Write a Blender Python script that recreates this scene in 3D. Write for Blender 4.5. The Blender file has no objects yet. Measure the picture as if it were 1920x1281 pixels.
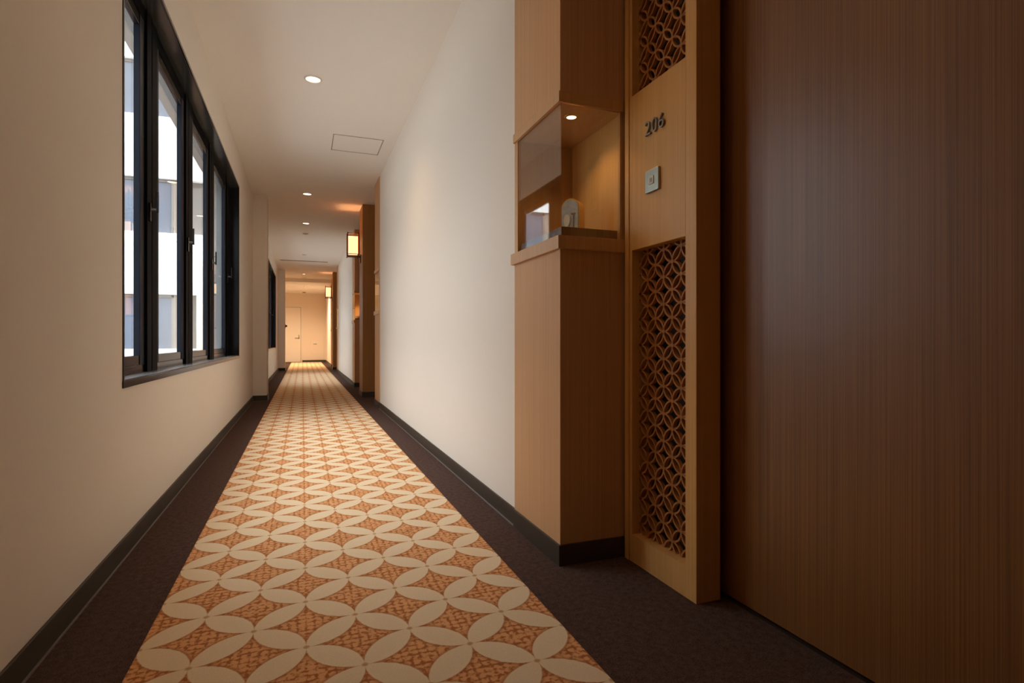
import bpy, bmesh, math, random
from mathutils import Vector, Matrix
C = bpy.context.scene.collection
sc = bpy.context.scene
random.seed(4)

# ---------------------------------------------------------------- camera, world, sun, exposure
cd = bpy.data.cameras.new('camera'); cam = bpy.data.objects.new('camera', cd); C.objects.link(cam)
cam.location = (0, 0, 0.8)
cam.rotation_euler = (math.radians(90), 0, -math.atan(393/1040))
cd.sensor_width = 36; cd.lens = 1040/1920*36; cd.clip_start = 0.02; cd.clip_end = 200
sc.camera = cam

SKY = 9.2
w = bpy.data.worlds.new('overcast_sky'); sc.world = w; w.use_nodes = True
bg = w.node_tree.nodes['Background']
bg.inputs[1].default_value = 1.0
# overcast sky: brightest overhead, dimmer at the horizon
wt = w.node_tree
w_tc = wt.nodes.new('ShaderNodeTexCoord'); w_sx = wt.nodes.new('ShaderNodeSeparateXYZ'); w_cr = wt.nodes.new('ShaderNodeMapRange')
w_cr.inputs['From Min'].default_value = 0.0; w_cr.inputs['From Max'].default_value = 1.0
w_cr.inputs['To Min'].default_value = SKY*0.12; w_cr.inputs['To Max'].default_value = SKY*1.5
w_pw = wt.nodes.new('ShaderNodeMath'); w_pw.operation = 'POWER'; w_pw.use_clamp = True; w_pw.inputs[1].default_value = 1.4
w_rgb = wt.nodes.new('ShaderNodeMix'); w_rgb.data_type = 'RGBA'; w_rgb.blend_type = 'MULTIPLY'; w_rgb.inputs[0].default_value = 1.0
w_rgb.inputs[6].default_value = (0.90, 0.94, 1.0, 1)
wt.links.new(w_tc.outputs['Generated'], w_sx.inputs[0]); wt.links.new(w_sx.outputs[2], w_pw.inputs[0]); wt.links.new(w_pw.outputs[0], w_cr.inputs['Value'])
wt.links.new(w_cr.outputs[0], w_rgb.inputs[7]); wt.links.new(w_rgb.outputs[2], bg.inputs[0])

sd = bpy.data.lights.new('sun', 'SUN'); sun = bpy.data.objects.new('sun', sd); C.objects.link(sun)
sd.energy = 5.0; sd.angle = math.radians(6); sd.color = (1, 0.96, 0.9)
sun.rotation_euler = Vector((-0.32, 0.75, -0.55)).to_track_quat('-Z', 'Y').to_euler()
sun.location = (0, -5, 12)

sc.view_settings.view_transform = 'Standard'
sc.view_settings.look = 'None'
sc.view_settings.exposure = 0.0
sc.view_settings.gamma = 1.0
sc.view_settings.use_curve_mapping = False
try:
    sc.cycles.use_denoising = True
    sc.cycles.max_bounces = 10; sc.cycles.diffuse_bounces = 6; sc.cycles.glossy_bounces = 4
    sc.cycles.transmission_bounces = 8; sc.cycles.transparent_max_bounces = 12
    sc.cycles.sample_clamp_indirect = 6.0
except Exception:
    pass

WARM = (1.0, 0.64, 0.33)
E_DOWN = 24.0      # watts of a ceiling downlight
E_HALL = 220.0

# ---------------------------------------------------------------- materials
def nt(name):
    m = bpy.data.materials.new(name); m.use_nodes = True
    t = m.node_tree; b = t.nodes['Principled BSDF']
    return m, t, b
def N(t, typ, **kw):
    n = t.nodes.new(typ)
    for k, v in kw.items(): setattr(n, k, v)
    return n
def plain(name, col, rough=0.5, metal=0.0, noise=0.0, nscale=40, bump=0.0, bscale=200, coat=0.0, spec=0.5):
    m, t, b = nt(name)
    b.inputs['Base Color'].default_value = (*col, 1); b.inputs['Roughness'].default_value = rough
    b.inputs['Metallic'].default_value = metal; b.inputs['Coat Weight'].default_value = coat
    b.inputs['Specular IOR Level'].default_value = spec
    tc = N(t, 'ShaderNodeTexCoord')
    if noise:
        nz = N(t, 'ShaderNodeTexNoise'); nz.inputs['Scale'].default_value = nscale; nz.inputs['Detail'].default_value = 4
        mx = N(t, 'ShaderNodeMix', data_type='RGBA')
        mx.inputs[6].default_value = (*[c*(1-noise) for c in col], 1); mx.inputs[7].default_value = (*[min(1, c*(1+noise)) for c in col], 1)
        t.links.new(tc.outputs['Object'], nz.inputs['Vector']); t.links.new(nz.outputs['Fac'], mx.inputs[0])
        t.links.new(mx.outputs[2], b.inputs['Base Color'])
    if bump:
        nb = N(t, 'ShaderNodeTexNoise'); nb.inputs['Scale'].default_value = bscale; nb.inputs['Detail'].default_value = 3
        bp = N(t, 'ShaderNodeBump'); bp.inputs['Strength'].default_value = bump; bp.inputs['Distance'].default_value = 0.002
        t.links.new(tc.outputs['Object'], nb.inputs['Vector']); t.links.new(nb.outputs['Fac'], bp.inputs['Height'])
        t.links.new(bp.outputs['Normal'], b.inputs['Normal'])
    return m
def wood(name, c0, c1, rough=0.4, fine=260, coat=0.0, spec=0.4, planks=0.0):
    """straight vertical grain: fine lines across, long in Z"""
    m, t, b = nt(name)
    tc = N(t, 'ShaderNodeTexCoord')
    mp = N(t, 'ShaderNodeMapping'); mp.inputs['Scale'].default_value = (fine, fine, 1.2)
    nz = N(t, 'ShaderNodeTexNoise'); nz.inputs['Scale'].default_value = 1.0; nz.inputs['Detail'].default_value = 2
    mp2 = N(t, 'ShaderNodeMapping'); mp2.inputs['Scale'].default_value = (14, 14, 0.3)
    nz2 = N(t, 'ShaderNodeTexNoise'); nz2.inputs['Scale'].default_value = 1.0; nz2.inputs['Detail'].default_value = 3
    t.links.new(tc.outputs['Object'], mp.inputs['Vector']); t.links.new(mp.outputs[0], nz.inputs['Vector'])
    t.links.new(tc.outputs['Object'], mp2.inputs['Vector']); t.links.new(mp2.outputs[0], nz2.inputs['Vector'])
    mr = N(t, 'ShaderNodeMapRange'); mr.inputs['From Min'].default_value = 0.3; mr.inputs['From Max'].default_value = 0.7
    t.links.new(nz.outputs['Fac'], mr.inputs['Value'])
    ad = N(t, 'ShaderNodeMix', data_type='FLOAT'); ad.inputs[0].default_value = 0.4
    t.links.new(mr.outputs[0], ad.inputs[2]); t.links.new(nz2.outputs['Fac'], ad.inputs[3])
    mx = N(t, 'ShaderNodeMix', data_type='RGBA')
    mx.inputs[6].default_value = (*c0, 1); mx.inputs[7].default_value = (*c1, 1)
    t.links.new(ad.outputs[0], mx.inputs[0]); t.links.new(mx.outputs[2], b.inputs['Base Color'])
    bp = N(t, 'ShaderNodeBump'); bp.inputs['Strength'].default_value = 0.12; bp.inputs['Distance'].default_value = 0.0006
    t.links.new(nz.outputs['Fac'], bp.inputs['Height']); t.links.new(bp.outputs['Normal'], b.inputs['Normal'])
    b.inputs['Roughness'].default_value = rough; b.inputs['Coat Weight'].default_value = coat
    b.inputs['Coat Roughness'].default_value = 0.35; b.inputs['Specular IOR Level'].default_value = spec
    return m
def emit(name, col, s):
    m, t, b = nt(name)
    b.inputs['Base Color'].default_value = (*[min(1, c) for c in col], 1)
    b.inputs['Emission Color'].default_value = (*col, 1); b.inputs['Emission Strength'].default_value = s
    return m
def glass(name, tint=(1, 1, 1), refl=1.0):
    m = bpy.data.materials.new(name); m.use_nodes = True; t = m.node_tree; t.nodes.clear()
    o = N(t, 'ShaderNodeOutputMaterial'); tr = N(t, 'ShaderNodeBsdfTransparent'); tr.inputs[0].default_value = (*tint, 1)
    gl = N(t, 'ShaderNodeBsdfGlossy'); gl.inputs['Roughness'].default_value = 0.0
    fr = N(t, 'ShaderNodeFresnel'); fr.inputs['IOR'].default_value = 1.5
    mu = N(t, 'ShaderNodeMath', operation='MULTIPLY'); mu.inputs[1].default_value = refl; mu.use_clamp = True
    mx = N(t, 'ShaderNodeMixShader')
    ge = N(t, 'ShaderNodeNewGeometry'); mi = N(t, 'ShaderNodeMapRange')     # same reflectance from both faces of the thin pane
    mi.inputs['To Min'].default_value = 1.5; mi.inputs['To Max'].default_value = 1/1.5
    t.links.new(ge.outputs['Backfacing'], mi.inputs['Value']); t.links.new(mi.outputs[0], fr.inputs['IOR'])
    t.links.new(fr.outputs[0], mu.inputs[0]); t.links.new(mu.outputs[0], mx.inputs[0])
    t.links.new(tr.outputs[0], mx.inputs[1]); t.links.new(gl.outputs[0], mx.inputs[2]); t.links.new(mx.outputs[0], o.inputs[0])
    return m

M = {}
M['wallpaper'] = plain('cream_wallpaper', (0.84, 0.77, 0.685), 0.75, noise=0.02, nscale=120, bump=0.15, bscale=500, spec=0.2)
M['ceiling'] = plain('ceiling_plaster', (0.92, 0.87, 0.80), 0.85, noise=0.01, spec=0.15)
M['laminate'] = wood('tan_lined_laminate', (0.56, 0.30, 0.14), (0.72, 0.44, 0.235), 0.55, fine=320, spec=0.25)
M['honey'] = wood('honey_veneer', (0.68, 0.36, 0.115), (0.80, 0.46, 0.16), 0.38, fine=120, spec=0.35)
M['honey_trim'] = wood('honey_solid_wood', (0.56, 0.31, 0.13), (0.66, 0.39, 0.18), 0.4, fine=90, spec=0.35)
M['pillar'] = wood('brown_pillar_veneer', (0.30, 0.13, 0.035), (0.44, 0.21, 0.065), 0.5, fine=300, spec=0.3)
M['door'] = wood('brown_lined_door_veneer', (0.12, 0.04, 0.009), (0.38, 0.165, 0.05), 0.36, fine=420, spec=0.5, coat=0.45)
M['black_metal'] = plain('black_aluminium', (0.012, 0.013, 0.016), 0.16, 0.0, noise=0.05, spec=0.6)
M['shaded_black'] = plain('shaded_black_aluminium', (0.004, 0.005, 0.008), 0.5, 0.0, noise=0.05, spec=0.03)  # darker copy of the frame metal: shade on the mullions put into the colour
M['blue_black'] = plain('blue_black_aluminium', (0.008, 0.011, 0.02), 0.4, 0.0, noise=0.05, spec=0.2)
M['sill'] = plain('sill_window_sheen', (0.16, 0.16, 0.17), 0.22, 0.0, noise=0.03, spec=0.8)  # window reflection on the black sill painted as a lighter grey
M['head'] = plain('head_window_sheen', (0.05, 0.055, 0.05), 0.2, 0.0, noise=0.03, spec=0.9)  # greyish window glow on the black soffit put into the base colour
M['skirting'] = plain('dark_brown_skirting', (0.055, 0.042, 0.03), 0.45, noise=0.05)
M['edge_highlight'] = plain('skirting_edge_highlight', (0.22, 0.19, 0.17), 0.6, noise=0.05)  # highlight on the skirting's foot edge, painted as a paler strip
M['steel'] = plain('brushed_steel', (0.40, 0.38, 0.33), 0.3, 1.0, noise=0.05)
M['digit'] = plain('grey_metal_digits', (0.30, 0.28, 0.25), 0.35, 0.7, noise=0.05)
M['white_plastic'] = plain('white_plastic', (0.75, 0.7, 0.62), 0.4, noise=0.01)
M['dark_wood'] = wood('dark_stained_lantern_wood', (0.07, 0.025, 0.01), (0.14, 0.05, 0.02), 0.45, fine=150)
M['dark_back'] = plain('near_black_backing', (0.02, 0.009, 0.004), 0.6, noise=0.1)
M['lattice'] = wood('reddish_lattice_wood', (0.44, 0.18, 0.05), (0.58, 0.25, 0.08), 0.45, fine=100)
M['glass'] = glass('window_glass', (0.97, 0.985, 0.98))
M['case_glass'] = glass('display_glass', (0.96, 0.97, 0.95), 1.5)
M['lamp'] = emit('warm_lamp_disc', (1.0, 0.86, 0.62), 5.0)
M['spot_lamp'] = emit('warm_spot_disc', (1.0, 0.8, 0.5), 5.0)
M['shade'] = emit('lit_paper_shade', (1.0, 0.68, 0.34), 1.35)
M['facade_white'] = plain('white_facade_render', (0.82, 0.84, 0.85), 0.8, noise=0.02)
M['facade_grey'] = plain('pale_grey_facade', (0.20, 0.195, 0.19), 0.8, noise=0.04, nscale=3)
M['facade_beige'] = plain('beige_facade_panel', (0.28, 0.24, 0.20), 0.8, noise=0.04)
M['facade_glass'] = plain('blue_grey_facade_glass', (0.12, 0.15, 0.20), 0.15, noise=0.2, nscale=1.5)
M['ground'] = plain('pale_courtyard_paving', (0.36, 0.36, 0.35), 0.85, noise=0.08, nscale=3)
M['ext_soffit'] = plain('grey_exterior_lining', (0.42, 0.43, 0.43), 0.6, noise=0.03)
M['gold'] = plain('gold_edge', (0.75, 0.5, 0.16), 0.35, 0.8, noise=0.05)
M['porcelain'] = plain('white_porcelain', (0.85, 0.82, 0.76), 0.2, noise=0.02, coat=0.5)
M['endwall'] = plain('warm_end_wall_paint', (0.78, 0.66, 0.54), 0.7, noise=0.02)
M['enddoor'] = plain('cream_door_paint', (0.80, 0.70, 0.59), 0.5, noise=0.01)
M['groove'] = plain('shadow_groove', (0.12, 0.09, 0.06), 0.8, noise=0.05)

def carpet_dark():
    m, t, b = nt('charcoal_brown_carpet')
    tc = N(t, 'ShaderNodeTexCoord')
    nz = N(t, 'ShaderNodeTexNoise'); nz.inputs['Scale'].default_value = 260; nz.inputs['Detail'].default_value = 3
    n2 = N(t, 'ShaderNodeTexNoise'); n2.inputs['Scale'].default_value = 55; n2.inputs['Detail'].default_value = 3
    ad = N(t, 'ShaderNodeMix', data_type='FLOAT'); ad.inputs[0].default_value = 0.35
    cr = N(t, 'ShaderNodeValToRGB')
    cr.color_ramp.elements[0].position = 0.32; cr.color_ramp.elements[0].color = (0.042, 0.024, 0.019, 1)
    cr.color_ramp.elements[1].position = 0.68; cr.color_ramp.elements[1].color = (0.15, 0.092, 0.075, 1)
    for n in (nz, n2): t.links.new(tc.outputs['Object'], n.inputs['Vector'])
    t.links.new(nz.outputs['Fac'], ad.inputs[2]); t.links.new(n2.outputs['Fac'], ad.inputs[3])
    t.links.new(ad.outputs[0], cr.inputs[0]); t.links.new(cr.outputs[0], b.inputs['Base Color'])
    bp = N(t, 'ShaderNodeBump'); bp.inputs['Strength'].default_value = 0.5; bp.inputs['Distance'].default_value = 0.003
    t.links.new(nz.outputs['Fac'], bp.inputs['Height']); t.links.new(bp.outputs['Normal'], b.inputs['Normal'])
    b.inputs['Roughness'].default_value = 0.95; b.inputs['Specular IOR Level'].default_value = 0.05
    return m
M['floor'] = carpet_dark()

HALF = 0.1345; X0 = -0.394; Y0 = 1.406
def carpet_runner():
    m, t, b = nt('patterned_runner_carpet')
    L = t.links.new
    def mth(op, a, c=None, clamp=False):
        n = N(t, 'ShaderNodeMath', operation=op); n.use_clamp = clamp
        for i, v in enumerate((a, c)):
            if v is None: continue
            if isinstance(v, (int, float)): n.inputs[i].default_value = v
            else: L(v, n.inputs[i])
        return n.outputs[0]
    def sstep(v, e0, e1):
        n = N(t, 'ShaderNodeMapRange', interpolation_type='SMOOTHSTEP')
        L(v, n.inputs['Value']); n.inputs['From Min'].default_value = e0; n.inputs['From Max'].default_value = e1
        return n.outputs[0]
    tc = N(t, 'ShaderNodeTexCoord')
    wob = N(t, 'ShaderNodeTexNoise'); wob.inputs['Scale'].default_value = 90; L(tc.outputs['Object'], wob.inputs['Vector'])
    sx = N(t, 'ShaderNodeSeparateXYZ'); L(tc.outputs['Object'], sx.inputs[0])
    wv = mth('MULTIPLY', mth('SUBTRACT', wob.outputs['Fac'], 0.5), 0.004)
    p = mth('DIVIDE', mth('SUBTRACT', mth('ADD', sx.outputs[0], wv), X0), HALF)
    q = mth('DIVIDE', mth('SUBTRACT', mth('ADD', sx.outputs[1], wv), Y0), HALF)
    a = mth('MULTIPLY', mth('ADD', p, q), 0.5); c = mth('MULTIPLY', mth('SUBTRACT', p, q), 0.5)
    fa = mth('ABSOLUTE', mth('SUBTRACT', mth('FRACT', a), 0.5)); fb = mth('ABSOLUTE', mth('SUBTRACT', mth('FRACT', c), 0.5))
    def d2(u, v): return mth('SQRT', mth('ADD', mth('POWER', u, 2), mth('POWER', v, 2)))
    R = 0.712
    dmin = mth('MINIMUM', d2(mth('SUBTRACT', 1.0, fa), fb), d2(fa, mth('SUBTRACT', 1.0, fb)))
    petal = mth('SUBTRACT', 1.0, sstep(dmin, R-0.012, R+0.012))
    node = mth('SUBTRACT', 1.0, sstep(d2(mth('SUBTRACT', 0.5, fa), mth('SUBTRACT', 0.5, fb)), 0.02, 0.06))
    # diamond filling: little crossed motifs
    k1 = mth('ABSOLUTE', mth('SINE', mth('MULTIPLY', p, 18.85))); k2 = mth('ABSOLUTE', mth('SINE', mth('MULTIPLY', q, 18.85)))
    mot = mth('MULTIPLY', k1, k2)
    nz = N(t, 'ShaderNodeTexNoise'); nz.inputs['Scale'].default_value = 95; nz.inputs['Detail'].default_value = 2; L(tc.outputs['Object'], nz.inputs['Vector'])
    mot2 = sstep(mth('ADD', mth('MULTIPLY', mot, 0.30), nz.outputs['Fac']), 0.44, 0.70)
    rim = sstep(dmin, R, R+0.07)      # darker outline next to the petals
    mixA = N(t, 'ShaderNodeMix', data_type='RGBA'); mixA.inputs[6].default_value = (0.44, 0.155, 0.05, 1); mixA.inputs[7].default_value = (0.82, 0.42, 0.19, 1)
    L(mth('MULTIPLY', mot2, mth('ADD', mth('MULTIPLY', rim, 0.65), 0.35)), mixA.inputs[0])
    fz = N(t, 'ShaderNodeTexNoise'); fz.inputs['Scale'].default_value = 300; fz.inputs['Detail'].default_value = 2; L(tc.outputs['Object'], fz.inputs['Vector'])
    mixP = N(t, 'ShaderNodeMix', data_type='RGBA'); mixP.inputs[6].default_value = (0.78, 0.59, 0.38, 1); mixP.inputs[7].default_value = (0.95, 0.79, 0.55, 1)
    L(fz.outputs['Fac'], mixP.inputs[0])
    mx = N(t, 'ShaderNodeMix', data_type='RGBA'); L(petal, mx.inputs[0]); L(mixA.outputs[2], mx.inputs[6]); L(mixP.outputs[2], mx.inputs[7])
    mn = N(t, 'ShaderNodeMix', data_type='RGBA'); L(mth('MULTIPLY', node, 0.8), mn.inputs[0]); L(mx.outputs[2], mn.inputs[6]); mn.inputs[7].default_value = (0.55, 0.27, 0.08, 1)
    L(mn.outputs[2], b.inputs['Base Color'])
    bp = N(t, 'ShaderNodeBump'); bp.inputs['Strength'].default_value = 0.35; bp.inputs['Distance'].default_value = 0.002
    L(fz.outputs['Fac'], bp.inputs['Height']); L(bp.outputs['Normal'], b.inputs['Normal'])
    b.inputs['Roughness'].default_value = 0.95; b.inputs['Specular IOR Level'].default_value = 0.05
    return m
M['runner'] = carpet_runner()

# ---------------------------------------------------------------- helpers
class MB:
    def __init__(s): s.bm = bmesh.new(); s.mats = []
    def _mi(s, m):
        if m is None: return 0
        if m not in s.mats: s.mats.append(m)
        return s.mats.index(m)
    def box(s, x0, x1, y0, y1, z0, z1, m=None, bev=0.0):
        x0, x1 = sorted((x0, x1)); y0, y1 = sorted((y0, y1)); z0, z1 = sorted((z0, z1))
        b = bmesh.new()
        bmesh.ops.create_cube(b, size=1)
        bmesh.ops.scale(b, vec=(x1-x0, y1-y0, z1-z0), verts=b.verts)
        bmesh.ops.translate(b, vec=((x0+x1)/2, (y0+y1)/2, (z0+z1)/2), verts=b.verts)
        if bev: bmesh.ops.bevel(b, geom=b.edges[:], offset=bev, segments=2, affect='EDGES', profile=0.6)
        s.add(b, m); return s
    def add(s, b, m=None):
        mi = s._mi(m)
        for f in b.faces: f.material_index = mi
        me = bpy.data.meshes.new('t'); b.to_mesh(me); b.free()
        s.bm.from_mesh(me); bpy.data.meshes.remove(me)
    def cyl(s, p0, p1, r0, r1=None, seg=24, m=None):
        r1 = r0 if r1 is None else r1
        p0 = Vector(p0); p1 = Vector(p1); d = p1-p0
        b = bmesh.new()
        bmesh.ops.create_cone(b, cap_ends=True, segments=seg, radius1=r0, radius2=r1, depth=d.length)
        bmesh.ops.transform(b, matrix=Matrix.Translation((p0+p1)/2) @ d.to_track_quat('Z', 'Y').to_matrix().to_4x4(), verts=b.verts)
        s.add(b, m); return s
    def lathe(s, prof, cx, cy, cz, seg=32, m=None, closed=False, wob=None):
        b = bmesh.new(); rings = []
        for r, z in prof:
            ring = []
            for i in range(seg):
                a = 2*math.pi*i/seg
                rr = r*(1+(wob(a) if wob else 0))
                ring.append(b.verts.new((cx+rr*math.cos(a), cy+rr*math.sin(a), cz+z)))
            rings.append(ring)
        n = len(rings)
        for k in range(n if closed else n-1):
            A = rings[k]; B = rings[(k+1) % n]
            for i in range(seg):
                b.faces.new((A[i], A[(i+1) % seg], B[(i+1) % seg], B[i]))
        bmesh.ops.recalc_face_normals(b, faces=b.faces)
        s.add(b, m); return s
    def build(s, name, mat, parent=None, smooth=False):
        me = bpy.data.meshes.new(name); s.bm.to_mesh(me); s.bm.free()
        if s.mats and None not in s.mats:
            for m in s.mats: me.materials.append(m)
        else: me.materials.append(mat)
        if smooth:
            for p in me.polygons: p.use_smooth = True
        o = bpy.data.objects.new(name, me); C.objects.link(o)
        if parent: o.parent = parent; o.matrix_parent_inverse = Matrix.Translation(-world_loc(parent))
        return o
def world_loc(o):
    v = Vector((0, 0, 0))
    while o is not None:
        v += o.location + o.matrix_parent_inverse.translation
        o = o.parent
    return v
def empty(name, loc):
    o = bpy.data.objects.new(name, None); C.objects.link(o); o.location = loc; o.empty_display_size = 0.1; return o
def tag(o, label=None, cat=None, group=None, kind=None):
    for k, v in (('label', label), ('category', cat), ('group', group), ('kind', kind)):
        if v: o[k] = v
    return o
def box(name, mat, x0, x1, y0, y1, z0, z1, parent=None, bev=0.0):
    return MB().box(x0, x1, y0, y1, z0, z1, None, bev).build(name, mat, parent)
def lamp(kind, name, loc, parent, energy, color, **kw):
    d = bpy.data.lights.new(name, kind); d.energy = energy; d.color = color
    for k, v in kw.items(): setattr(d, k, v)
    o = bpy.data.objects.new(name, d); C.objects.link(o); o.location = loc
    o.parent = parent; o.matrix_parent_inverse = Matrix.Translation(-world_loc(parent))
    return o

H = 2.775           # ceiling height
XL, XR = -0.62, 0.866
XP = 1.12           # plane of the entry panels
XD = 1.24           # plane of the doors
P = 8.31            # rhythm of the corridor
YB, YE = -3.2, 23.0 # back and end walls
YS = 18.6           # where the end hall's lower ceiling starts
HE = 2.665

# ---------------------------------------------------------------- floor, ceiling, walls
tag(box('floor', M['floor'], -2.6, 1.6, YB-0.1, YE+0.1, -0.12, 0.0), kind='structure')
tag(box('carpet_runner', M['runner'], X0, X0+8*HALF, YB+0.02, YE-0.35, 0.0, 0.004),
    'cream and orange runner carpet with overlapping circle petal pattern down the corridor', 'carpet')
cl = MB(); cl.box(-0.9, 1.6, YB-0.1, YS, H, H+0.15); cl.box(-2.6, 1.6, YS, YE+0.1, HE, H+0.15); cl.box(-2.6, -0.9, 16.6, YS, H, H+0.15)
tag(cl.build('ceiling', M['ceiling']), kind='structure')

WIN = [(2.417, 6.43), (10.92, 14.93)]
ZS, ZT = 0.635, 2.42
wl = MB()
XO = -0.885
wl.box(XO, XL, YB, 16.83, 0, ZS); wl.box(XO, XL, YB, 16.83, ZT, H)
ys = [YB] + [v for p in WIN for v in p] + [16.83]
for i in range(0, len(ys), 2): wl.box(XO, XL, ys[i], ys[i+1], ZS, ZT)
for y in (8.16-P, 8.16, 8.16+P): wl.box(XL, -0.449, y, y+0.36, 0, H)    # projecting wall piers
wl.box(-2.6, XO, 16.55, 16.83, 0, H); wl.box(-2.6, -2.45, 16.83, YE, 0, H)
tag(wl.build('wall_left', M['wallpaper']), kind='structure')
wr = MB()
for a, b_ in ((2.243, 6.75), (2.243+P, 6.75+P), (2.243+2*P, YE), (YB, -0.1)):
    wr.box(XR, 1.5, a, b_, 0, H)
tag(wr.build('wall_right', M['wallpaper']), kind='structure')
tag(box('wall_front', M['endwall'], -2.6, 1.6, YE, YE+0.12, 0, H), kind='structure')
tag(box('wall_back', M['wallpaper'], -0.9, 1.6, YB-0.12, YB, 0, H), kind='structure')
# timber lining of the door recesses
def lining(n, y0, y1):
    tag(box('trim_%d' % n, M['door'], 1.29, 1.5, y0, y1, 0, H), kind='structure')
lining(1, 0.2, 2.243); lining(2, 6.75, 8.21+2.34); lining(3, 6.75+P, 2.243+2*P)

def skirt(name, segs):
    m = MB()
    for x0, x1, y0, y1, side in segs:
        m.box(x0, x1, y0, y1, 0, 0.075, M['skirting'], 0.0015)
        if side == 'L': m.box(x1, x1+0.004, y0, y1, 0, 0.005, M['edge_highlight'])
        if side == 'R': m.box(x0-0.004, x0, y0, y1, 0, 0.005, M['edge_highlight'])
        if side == 'N': m.box(x0, x1, y0-0.004, y0, 0, 0.005, M['edge_highlight'])
    tag(m.build(name, M['skirting']), kind='structure')
T = 0.008
sl = []
piers = [8.16-P, 8.16, 8.16+P]; prev = YB
for y in piers:
    sl.append((XL, XL+T, prev, y-T, 'L')); sl.append((XL, -0.449+T, y-T, y, 'N')); sl.append((-0.449, -0.449+T, y, y+0.36, 'L'))
    prev = y+0.36
skirt('baseboard_left', sl)
skirt('baseboard_right', [(XR-T, XR, 2.243, 6.75, 'R'), (XR-T, XR, 2.243+P, 6.75+P, 'R'), (XR-T, XR, 2.243+2*P, YE, 'R'), (XR-T, XR, YB, -0.1, 'R')])
skirt('baseboard_front', [(-0.0, XR-T, YE-T, YE, 'N'), (-2.45, -0.95, YE-T, YE, 'N')])

# ---------------------------------------------------------------- windows
def window(n, y0):
    """four outward-opening panels in a deep black reveal"""
    r = empty('window_%d' % n, (XL, y0, ZS)); tag(r, kind='structure')
    y1 = y0+4.013; bm_ = M['black_metal']; sb = M['shaded_black']
    f = MB()
    f.box(-0.75, XL+0.004, y0-0.0, y1, ZS, ZS+0.018, bm_, 0.001)
    f.box(-0.75, XL+0.004, y0-0.0, y1, ZT-0.018, ZT, bm_, 0.001)
    f.box(-0.75, XL+0.004, y0, y0+0.014, ZS+0.018, ZT-0.018, bm_, 0.001)
    f.box(-0.75, XL+0.004, y1-0.014, y1, ZS+0.018, ZT-0.018, bm_, 0.001)
    f.box(XL, XL+0.006, y0-0.004, y1+0.004, ZS-0.008, ZS+0.018, bm_, 0.001)
    f.build('reveal_frame', bm_, r)
    box('sill_sheen_plate', M['sill'], -0.708, XL-0.004, y0+0.014, y1-0.014, ZS+0.018, ZS+0.021, r, 0.001)  # thin sheets added over the black reveal to carry the painted sheen
    box('head_sheen_plate', M['head'], -0.708, XL-0.004, y0+0.014, y1-0.014, ZT-0.021, ZT-0.018, r, 0.001)
    f = MB()
    f.box(-0.745, -0.708, y0+0.014, y1-0.014, ZS+0.018, 0.69, bm_, 0.002)
    f.box(-0.745, -0.708, y0+0.014, y1-0.014, 2.335, ZT-0.018, sb, 0.002)
    f.build('outer_frame', bm_, r)
    e = MB(); e.box(XO+0.001, -0.75, y0, y1, ZT-0.02, ZT, M['ext_soffit']); e.box(XO-0.04, -0.75, y0, y1, ZS, ZS+0.015, M['ext_soffit'])
    e.box(XO+0.001, -0.75, y0, y0+0.015, ZS+0.015, ZT-0.02, M['ext_soffit']); e.box(XO+0.001, -0.75, y1-0.015, y1, ZS+0.015, ZT-0.02, M['ext_soffit'])
    e.build('exterior_lining', M['ext_soffit'], r)
    sash = [(0.02, 0.695), (0.905, 1.645), (1.875, 2.62), (2.86, 3.70)]
    hy = [0.735, 1.695, 2.70, 3.745]
    mul = [(0.695, 0.905), (1.645, 1.875), (2.62, 2.86), (3.70, 3.999)]
    for a, b_ in mul:
        m = MB()
        m.box(-0.74, -0.704, y0+a, y0+b_, ZS+0.018, ZT-0.018, sb, 0.002)
        m.box(-0.706, -0.698, y0+a+0.004, y0+a+0.09, ZS+0.019, ZT-0.019, sb, 0.002)
        m.box(-0.706, -0.698, y0+a+0.102, y0+b_-0.004, ZS+0.019, ZT-0.019, sb, 0.002)
        m.build('mullion', sb, r)
    for (a, b_), h in zip(sash, hy):
        a += y0; b_ += y0; h += y0
        s = MB()
        s.box(-0.736, -0.712, a+0.075, b_-0.075, 0.69, 0.735, bm_, 0.003)
        s.box(-0.736, -0.712, a+0.075, b_-0.075, 2.28, 2.335, bm_, 0.003)
        so = s.build('sash', bm_, r)
        for e0, e1 in ((a, a+0.075), (b_-0.075, b_)): box('stile', M['blue_black'], -0.736, -0.709, e0, e1, 0.69, 2.335, so, 0.002)
        box('pane', M['glass'], -0.727, -0.722, a+0.07, b_-0.07, 0.73, 2.285, so)
        hm = MB()
        hm.box(-0.699, -0.690, h-0.012, h+0.012, 1.385, 1.475, bm_, 0.002)
        hm.cyl((-0.692, h, 1.445), (-0.664, h, 1.445), 0.008, 0.007, 16, M['steel'])
        hm.box(-0.668, -0.658, h-0.008, h+0.008, 1.43, 1.535, bm_, 0.003)
        hm.build('handle', bm_, so)
    return r
for i, (a, b_) in enumerate(WIN): window(i+1, a)

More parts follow.
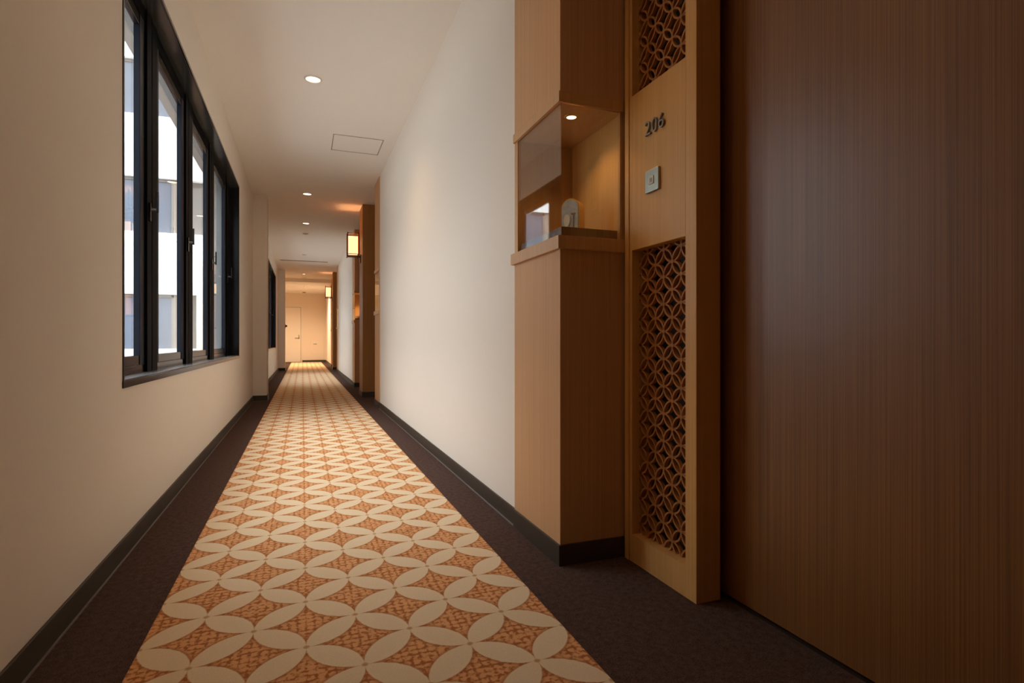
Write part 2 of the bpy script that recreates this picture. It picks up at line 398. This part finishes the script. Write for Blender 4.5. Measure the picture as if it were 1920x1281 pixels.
# ---------------------------------------------------------------- display cabinets set in the wall
def display(o, mirror, label, lit=8.0, name='display_cabinet'):
    """glass corner case in a laminate pier. o: offset along the corridor, mirror: glass end towards +Y"""
    def Y(y): return (o+y) if not mirror else (o + 8.99 - y)
    r = empty(name, (1.05, Y(2.0), 0)); tag(r, label, 'display cabinet', 'glass display cabinets beside the room doors')
    lam, ht = M['laminate'], M['honey_trim']
    MB().box(0.86, 1.29, Y(1.79), Y(2.243), 0.0, 1.13).build('lower_body', lam, r)
    MB().box(0.86, 1.29, Y(1.79), Y(2.243), 1.693, H).build('upper_body', lam, r)
    # wooden shelf and head trims that frame the glass
    MB().box(0.846, 1.12, Y(1.776), Y(2.256), 1.13, 1.178, None, 0.002).build('shelf_trim', ht, r)
    m = MB(); m.box(0.852, 1.12, Y(1.783), Y(2.243), 1.655, 1.693, None, 0.002); m.build('head_trim', ht, r)
    m = MB(); m.box(0.86, 1.12, Y(2.207), Y(2.243), 1.178, 1.655, None, 0.001); m.build('end_post', ht, r)
    m = MB(); m.box(1.104, 1.13, Y(1.787), Y(1.802), 1.178, 1.655, None, 0.001); m.build('corner_post', ht, r)
    MB().box(1.12, 1.29, Y(1.79), Y(2.243), 1.13, 1.693).build('back_panel', M['honey'], r)
    MB().box(0.872, 1.104, Y(1.804), Y(2.2), 1.178, 1.215, None, 0.002).build('display_plinth', M['door'], r)
    MB().box(0.862, 0.867, Y(1.792), Y(2.207), 1.178, 1.655).build('side_glass', M['case_glass'], r)
    MB().box(0.867, 1.104, Y(1.792), Y(1.797), 1.178, 1.655).build('front_glass', M['case_glass'], r)
    sk = MB(); sk.box(0.852, 0.86, Y(1.782), Y(2.243), 0, 0.075, None, 0.0015); sk.box(0.86, 1.12, Y(1.782), Y(1.79), 0, 0.075, None, 0.0015)
    sk.build('skirting', M['skirting'], r)
    d = MB(); cx, cy, cz = 0.957, Y(1.893), 1.655
    d.lathe([(0.018, -0.001), (0.019, -0.004), (0.027, -0.003), (0.028, 0.0)], cx, cy, cz, 28, M['gold'])
    dl = d.build('spotlight', M['gold'], r, True)
    MB().cyl((cx, cy, cz-0.0025), (cx, cy, cz), 0.0185, None, 28).build('lens', M['spot_lamp'], dl)
    lamp('SPOT', 'spot_lamp', (cx, cy, cz-0.008), r, lit*2.0, (1, 0.6, 0.26), spot_size=2.2, spot_blend=0.6, shadow_soft_size=0.015)
    return r
display(0, False, 'nearest glass corner display cabinet holding an arched ornament beside the 206 panel', 1.0)
display(0, True, 'narrow sliver of display cabinet at far end of the long white wall', 1.0)
display(P, False, 'distant display cabinet with white dish glowing beyond the first wall lantern', 8.0)
display(P, True, 'farthest wall display cabinet before the last lantern pillar', 1.0)
display(2*P, False, 'remotest display cabinet in shade by the end hall', 1.0)

# arched ornament
def ornament():
    r = empty('arched_ornament', (1.0, 1.965, 1.215)); r.rotation_euler = (0, 0, 0)
    tag(r, 'arch-topped silver and gold ornament standing in the nearest display cabinet', 'ornament')
    W, Hh, Tt = 0.078, 0.145, 0.05
    def arch(w_, h_, y0, y1, mat, name):
        b = bmesh.new(); pts = [(-w_/2, 0), (w_/2, 0)]
        rad = w_/2
        for k in range(0, 19):
            a = math.pi*k/18; pts.append((rad*math.cos(a), h_-rad+rad*math.sin(a)))
        f = [b.verts.new((x, y0, z)) for x, z in pts]; g = [b.verts.new((x, y1, z)) for x, z in pts]
        b.faces.new(f); b.faces.new(g[::-1])
        for i in range(len(pts)): b.faces.new((f[i], g[i], g[(i+1) % len(pts)], f[(i+1) % len(pts)]))
        bmesh.ops.recalc_face_normals(b, faces=b.faces)
        m = MB(); m.add(b); o = m.build(name, mat); o.parent = r; return o
    arch(W, Hh, -Tt/2, Tt/2, M['gold'], 'body')
    arch(W-0.008, Hh-0.006, -Tt/2-0.003, -Tt/2, M['orn_face'], 'face_plate')
    # raised round medallion and upright bar on the face
    m = MB()
    b = bmesh.new(); bmesh.ops.create_cone(b, cap_ends=True, segments=24, radius1=0.017, radius2=0.016, depth=0.004)
    bmesh.ops.transform(b, matrix=Matrix.Translation((-0.012, -Tt/2-0.005, 0.058)) @ Matrix.Rotation(math.pi/2, 4, 'X') @ Matrix.Diagonal((0.8, 1.5, 1, 1)), verts=b.verts)
    m.add(b); o = m.build('medallion', M['porcelain']); o.parent = r
    m = MB(); m.box(0.013, 0.017, -Tt/2-0.006, -Tt/2-0.003, 0.006, 0.085, None, 0.0005); m.box(0.006, 0.024, -Tt/2-0.006, -Tt/2-0.003, 0.08, 0.086)
    o = m.build('crest', M['digit']); o.parent = r
    r.rotation_euler = (0, 0, math.radians(-52))
M['orn_face'] = plain('silver_blue_face', (0.5, 0.56, 0.66), 0.35, 0.35, noise=0.35, nscale=60)
ornament()

# white dish in the distant cabinet
r = empty('porcelain_dish', (0.97, 10.27, 1.215)); tag(r, 'white porcelain dish with leaf-like crest inside the distant lit cabinet', 'dish')
m = MB(); m.lathe([(0.002, 0.0), (0.03, 0.0), (0.034, 0.006), (0.06, 0.02), (0.085, 0.04), (0.082, 0.042), (0.055, 0.026), (0.002, 0.012)], 0.97, 10.27, 1.215, 40, None, False, lambda a: 0.05*math.cos(8*a))
m.build('bowl', M['porcelain'], r, True)
m = MB(); m.lathe([(0.001, 0.0), (0.02, 0.008), (0.028, 0.022), (0.018, 0.04), (0.001, 0.05)], 1.0, 10.25, 1.232, 24, None, False, lambda a: 0.12*math.cos(5*a))
m.build('crest', M['porcelain'], r, True)

# ---------------------------------------------------------------- entry panel with ring lattice
def lattice(y0, y1, z0, z1, x0, x1):
    """interlaced circles clipped to the opening"""
    g = 0.0465; rad = g; wd = 0.006; b = bmesh.new()
    i0 = math.floor((y0-1.4908)/g)-1; i1 = math.ceil((y1-1.4908)/g)+1
    j0 = math.floor((z0-0.927)/g)-1; j1 = math.ceil((z1-0.927)/g)+1
    seg = 32
    def inside(y, z): return y0 <= y <= y1 and z0 <= z <= z1
    def clampp(y, z): return (min(max(y, y0), y1), min(max(z, z0), z1))
    for i in range(i0, i1+1):
        for j in range(j0, j1+1):
            if (i+j) % 2 == 0: continue
            cy = 1.4908+i*g; cz = 0.927+j*g
            for k in range(seg):
                a0 = 2*math.pi*k/seg; a1 = 2*math.pi*(k+1)/seg; am = (a0+a1)/2
                if not inside(cy+rad*math.cos(am), cz+rad*math.sin(am)): continue
                q = []
                for a in (a0, a1):
                    for rr in (rad-wd/2, rad+wd/2): q.append(clampp(cy+rr*math.cos(a), cz+rr*math.sin(a)))
                # order: a0 inner, a0 outer, a1 outer, a1 inner
                ring = [q[0], q[1], q[3], q[2]]
                F = [b.verts.new((x0, y, z)) for y, z in ring]; G = [b.verts.new((x1, y, z)) for y, z in ring]
                b.faces.new(F); b.faces.new(G[::-1])
                for n1, n2 in ((0, 1), (1, 2), (2, 3), (3, 0)): b.faces.new((F[n1], G[n1], G[n2], F[n2]))
            # small boss at the crossing below the circle
            ny, nz = cy, cz+g
            if y0+0.008 < ny < y1-0.008 and z0+0.008 < nz < z1-0.008:
                c8 = [(ny+0.0075*math.cos(math.pi*k/4), nz+0.0075*math.sin(math.pi*k/4)) for k in range(8)]
                F = [b.verts.new((x0-0.0005, y, z)) for y, z in c8]; G = [b.verts.new((x1, y, z)) for y, z in c8]
                b.faces.new(F); b.faces.new(G[::-1])
                for k in range(8): b.faces.new((F[k], G[k], G[(k+1) % 8], F[(k+1) % 8]))
    bmesh.ops.remove_doubles(b, verts=b.verts, dist=0.00001)
    bmesh.ops.recalc_face_normals(b, faces=b.faces)
    m = MB(); m.add(b); return m
pr = empty('entry_panel', (1.16, 1.58, 0)); tag(pr, 'tall honey wood panel with ring lattice openings above and below room number', 'panel')
ya, yb, yc, yd = 1.379, 1.431, 1.731, 1.785
XB = 1.211
m = MB()
m.box(XP, XB, ya, yb, 0, H, None, 0.002)
m.box(XP, XB, yc, 1.7465, 0, H, None, 0.0015)
m.box(XP-0.003, XB, 1.7485, 1.7745, 0, H, None, 0.002)
m.box(XP, XB, yb, yc, 0, 0.10, None, 0.0015)
m.box(XP, XB, yb, yc, 1.13, 1.69, None, 0.0015)
m.box(XP, XB, yb, yc, 2.66, H, None, 0.0015)
m.build('frame', M['honey'], pr)
lattice(yb, yc, 0.10, 1.13, 1.150, 1.164).build('lower_lattice', M['lattice'], pr)
lattice(yb, yc, 1.69, 2.66, 1.150, 1.164).build('upper_lattice', M['lattice'], pr)
for za, zb in ((0.10, 1.13), (1.69, 2.66)): box('backing', M['dark_back'], 1.195, XB-0.001, yb, yc, za, zb, pr)

# room number: three separate metal digits
rn = empty('room_number', (XP, 1.585, 1.537)); tag(rn, 'small grey metal room number 206 fixed to the honey wood panel', 'sign')
for k, ch in enumerate('206'):
    cu = bpy.data.curves.new('digit', 'FONT'); cu.body = ch; cu.size = 0.070; cu.extrude = 0.0035; cu.align_x = 'CENTER'
    cu.offset = -0.0007; cu.bevel_depth = 0.0004
    tmp = bpy.data.objects.new('tmp_digit', cu); C.objects.link(tmp)
    dg = bpy.context.evaluated_depsgraph_get()
    me = bpy.data.meshes.new_from_object(tmp.evaluated_get(dg)); me.materials.clear(); me.materials.append(M['digit'])
    bpy.data.objects.remove(tmp)
    R = Matrix(((0, 0, -1), (-1, 0, 0), (0, 1, 0))).to_4x4()   # local x -> -Y, y -> Z, z -> -X
    me.transform(Matrix.Translation((-0.0045, (1-k)*0.0375, -0.026)) @ R)
    o = bpy.data.objects.new('digit', me); C.objects.link(o); o.parent = rn
# square steel bell plate
bp_ = empty('doorbell', (XP, 1.597, 1.349)); tag(bp_, 'square brushed steel doorbell plate below the room number', 'doorbell')
box('plate', M['steel'], XP-0.010, XP, 1.559, 1.635, 1.311, 1.387, bp_, 0.002)
m = MB(); m.box(XP-0.0125, XP-0.010, 1.583, 1.611, 1.335, 1.363, None, 0.001); m.build('button', M['white_plastic'], bp_)
m = MB(); m.box(XP-0.0132, XP-0.0125, 1.590, 1.604, 1.342, 1.356, None, 0.0003); m.build('symbol', M['digit'], bp_)

# sliding door
dr = empty('door_1', (XD, 0.9, 0)); tag(dr, kind='structure')
box('leaf', M['door'], XD, XD+0.04, 0.385, 1.60, 0.010, H-0.012, dr, 0.001)
box('floor_track', M['dark_back'], XD-0.004, 1.289, 0.385, 1.60, 0.0, 0.006, dr)
# pillars between the door pairs
def pillar(o, label):
    r = empty('wood_pillar', (1.0, o+0.1, 0)); tag(r, label, 'pillar')
    MB().box(0.81, 1.29, o-0.1, o+0.38, 0, H, None, 0.002).build('body', M['pillar'], r)
    m = MB(); m.box(0.802, 1.29, o-0.108, o-0.1, 0, 0.075, None, 0.0015); m.box(0.802, 0.81, o-0.1, o+0.38, 0, 0.075, None, 0.0015); m.box(0.802, 1.29, o+0.38, o+0.388, 0, 0.075, None, 0.0015)
    m.build('skirting', M['skirting'], r)
pillar(P, 'brown wood pillar carrying the nearer wall lantern')
pillar(2*P, 'brown wood pillar carrying the farther wall lantern')
tag(MB().box(0.81, 1.29, -0.1, 0.38, 0, H, None, 0.002).build('trim_4', M['pillar']), kind='structure')

# ---------------------------------------------------------------- wall lanterns
def lantern(o, label):
    y = 8.50-P+o; x = 0.697; r = empty('wall_lantern', (x, y, 2.04))
    tag(r, label, 'lantern', 'box lanterns on the pillars')
    z0, z1 = 2.04, 2.40; hw = 0.078; t_ = 0.006
    m = MB()
    for sx in (-1, 1):
        for sy in (-1, 1): m.box(x+sx*hw-t_, x+sx*hw+t_, y+sy*hw-t_, y+sy*hw+t_, z0, z1, None, 0.001)
    for z in (z0+0.018, z0+0.045, z1-0.05, z1-0.012):
        for s in (-1, 1):
            m.box(x-hw, x+hw, y+s*hw-0.004, y+s*hw+0.004, z-0.004, z+0.004)
            m.box(x+s*hw-0.004, x+s*hw+0.004, y-hw, y+hw, z-0.004, z+0.004)
    m.build('frame', M['dark_wood'], r)
    m = MB(); q = 0.066; s_ = 0.003
    m.box(x-q, x+q, y-q, y-q+s_, z0+0.05, z1-0.052); m.box(x-q, x+q, y+q-s_, y+q, z0+0.05, z1-0.052)
    m.box(x-q, x-q+s_, y-q, y+q, z0+0.05, z1-0.052); m.box(x+q-s_, x+q, y-q, y+q, z0+0.05, z1-0.052)
    m.box(x-q, x+q, y-q, y+q, z0+0.047, z0+0.05)
    m.build('paper_shade', M['shade'], r)
    m = MB(); m.box(x+q-0.02, 0.800, y-0.012, y+0.012, z0+0.004, z0+0.026, None, 0.002); m.box(x-hw, x+hw, y-0.01, y+0.01, z0+0.006, z0+0.022)
    m.build('arm', M['dark_wood'], r)
    box('mount_plate', M['black_metal'], 0.796, 0.81, y-0.03, y+0.03, z0-0.075, z0+0.045, r, 0.003)
    lamp('POINT', 'lantern_bulb', (x, y, z0+0.14), r, 6.0, (1, 0.6, 0.28), shadow_soft_size=0.03)
lantern(P, 'lit paper box lantern on the nearer pillar')
lantern(2*P, 'smaller distant lit box lantern on the farther pillar near the end hall')

# ---------------------------------------------------------------- ceiling fittings
def downlight(x, y, z, label, energy, lit=True, size=2.3, group='round ceiling downlights'):
    r = empty('downlight', (x, y, z)); tag(r, label, 'ceiling light', group)
    m = MB(); m.lathe([(0.051, -0.001), (0.053, -0.009), (0.060, -0.009), (0.066, 0.0)], x, y, z, 40)
    m.build('trim_ring', M['white_plastic'], r, True)
    MB().cyl((x, y, z-0.001), (x, y, z), 0.0525, None, 40).build('lens', M['lamp'], r)
    lamp('SPOT', 'downlight_lamp', (x, y, z-0.03), r, energy, WARM if size < 2.5 else (1.0, 0.76, 0.50), spot_size=size, spot_blend=0.8, shadow_soft_size=0.05)
downlight(0.075, 4.43, H, 'bright round downlight nearest the viewer in the corridor ceiling', E_DOWN)
downlight(0.06, 7.90, H, 'second round downlight along the corridor ceiling, before the wall lantern', E_DOWN*0.2)
downlight(0.056, 9.87, H, 'third round downlight, a dim ellipse level with the first lantern', E_DOWN*0.2)
downlight(0.04, 17.3, H, 'faint fourth downlight just before the lower end hall ceiling', E_DOWN*0.2)
downlight(0.065, 1.57, H, 'downlight over the room door, above the picture edge', E_DOWN*0.35)

def detector(x, y, z, label, rad=0.05, mat='white_plastic'):
    r = empty('smoke_detector', (x, y, z)); tag(r, label, 'smoke detector')
    m = MB(); m.lathe([(0.001, -0.022), (rad*0.5, -0.021), (rad*0.62, -0.014), (rad, -0.011), (rad, 0.0)], x, y, z, 32); m.build('housing', M[mat], r, True)
    m = MB(); m.cyl((x, y, z-0.025), (x, y, z-0.021), rad*0.28, rad*0.3, 20); m.build('sensor', M[mat], r)
detector(0.055, 10.85, H, 'small smoke detector behind the third downlight')
detector(0.045, 13.45, H, 'small smoke detector just before the long ceiling slot')
detector(0.05, 18.3, H, 'smoke detector on the ceiling at the edge of the end hall', 0.06)
detector(0.06, 22.4, HE, 'dark smoke detector on the end hall ceiling near its wall', 0.07, 'groove')

# access hatch
r = empty('ceiling_hatch', (0.51, 5.76, H)); tag(r, 'square flush access hatch in the corridor ceiling', 'hatch')
m = MB(); a0, a1, b0, b1 = 0.275, 0.747, 5.53, 5.995
for q in ((a0, a1, b0, b0+0.008), (a0, a1, b1-0.008, b1), (a0, a0+0.008, b0+0.008, b1-0.008), (a1-0.008, a1, b0+0.008, b1-0.008)):
    m.box(*q, H-0.0035, H)
m.build('rim', M['hatch_rim'] if 'hatch_rim' in M else plain('grey_hatch_rim', (0.42, 0.37, 0.3), 0.6), r)
box('cover', M['ceiling'], a0+0.012, a1-0.012, b0+0.012, b1-0.012, H-0.002, H, r)
# linear air slot
r = empty('air_slot', (0.05, 14.5, H)); tag(r, 'long dark linear air slot across the corridor ceiling', 'air vent')
m = MB(); m.box(-0.50, 0.59, 14.42, 14.45, H-0.008, H, None, 0.001); m.box(-0.50, 0.59, 14.56, 14.59, H-0.008, H, None, 0.001); m.build('frame', M['white_plastic'], r)
box('slot', M['dark_back'], -0.50, 0.59, 14.45, 14.56, H-0.003, H, r)

# ---------------------------------------------------------------- end hall
r = empty('door_2', (-0.45, YE, 0)); tag(r, kind='structure')
m = MB(); m.box(-0.93, -0.89, YE-0.03, YE, 0, 2.17, None, 0.002); m.box(-0.05, -0.01, YE-0.03, YE, 0, 2.17, None, 0.002); m.box(-0.89, -0.05, YE-0.03, YE, 2.13, 2.17, None, 0.002)
m.build('frame', M['enddoor'], r)
box('seam', M['groove'], -0.895, -0.045, YE-0.004, YE, 0, 2.135, r)
lf = box('leaf', M['enddoor'], -0.882, -0.062, YE-0.022, YE-0.004, 0.008, 2.118, r, 0.002)
m = MB(); m.cyl((-0.125, YE-0.022, 0.94), (-0.125, YE-0.028, 0.94), 0.027); m.cyl((-0.125, YE-0.028, 0.94), (-0.125, YE-0.065, 0.94), 0.010)
m.box(-0.27, -0.115, YE-0.075, YE-0.058, 0.93, 0.95, None, 0.004); m.box(-0.14, -0.11, YE-0.03, YE-0.022, 0.90, 1.06, None, 0.004)
m.build('door_handle', M['digit'], lf)
r = empty('service_cabinet', (0.55, YE, 0)); tag(r, 'low flush service cabinet door with small dark pull in the end wall', 'cabinet')
box('door', M['endwall'], 0.30, 0.80, YE-0.010, YE, 0.085, 0.86, r, 0.003)
m = MB(); m.box(0.40, 0.53, YE-0.026, YE-0.010, 0.69, 0.715, None, 0.004); m.build('pull', M['digit'], r)
# dark round fixture on the far pier edge
r = empty('wall_switch', (-0.449, 16.62, 1.23)); tag(r, 'small dark wall switch on the edge of the far pier', 'switch')
box('plate', M['dark_wood'], -0.449, -0.439, 16.57, 16.67, 1.17, 1.29, r, 0.003)
m = MB(); m.cyl((-0.439, 16.62, 1.23), (-0.395, 16.62, 1.23), 0.03, 0.024); m.build('knob', M['dark_wood'], r)
downlight(-0.9, 20.3, HE, 'end hall downlight hidden behind the far pier', E_HALL, size=2.9, group='end hall downlights')
downlight(0.1, 20.2, HE, 'end hall downlight over the runner before the door', E_HALL, size=2.9, group='end hall downlights')

# ---------------------------------------------------------------- courtyard outside the windows
tag(box('courtyard_ground', M['ground'], -60, 12, -40, 60, -3.6, -3.4), kind='structure')
FY = 17.7
bd = empty('courtyard_building', (-8, FY, -3.4)); tag(bd, 'white banded building across the courtyard outside the first window', 'building')
box('wall', M['facade_grey'], -16, -2.62, FY+0.2, FY+5, -3.4, 10.2, bd)
for z in (-1.1, 2.1, 5.3, 8.5):
    box('white_band', M['facade_white'], -16, -2.62, FY, FY+0.2, z, z+1.7, bd)
for z in (0.6, 3.8, 7.0):
    x = -15.8; k = 0
    while x < -3.2:
        wd = 1.25
        wo = box('window', M['facade_glass'], x, x+wd, FY+0.12, FY+0.2, z, z+1.5, bd)
        box('post', M['facade_beige'], x+wd, x+wd+0.35, FY+0.08, FY+0.2, z, z+1.5, bd)
        m = MB(); m.box(x, x+0.06, FY+0.09, FY+0.12, z, z+1.5); m.box(x+wd-0.06, x+wd, FY+0.09, FY+0.12, z, z+1.5); m.box(x, x+wd, FY+0.09, FY+0.12, z+1.42, z+1.5)
        m.build('window_frame', M['facade_grey'], wo)
        x += wd+0.35; k += 1
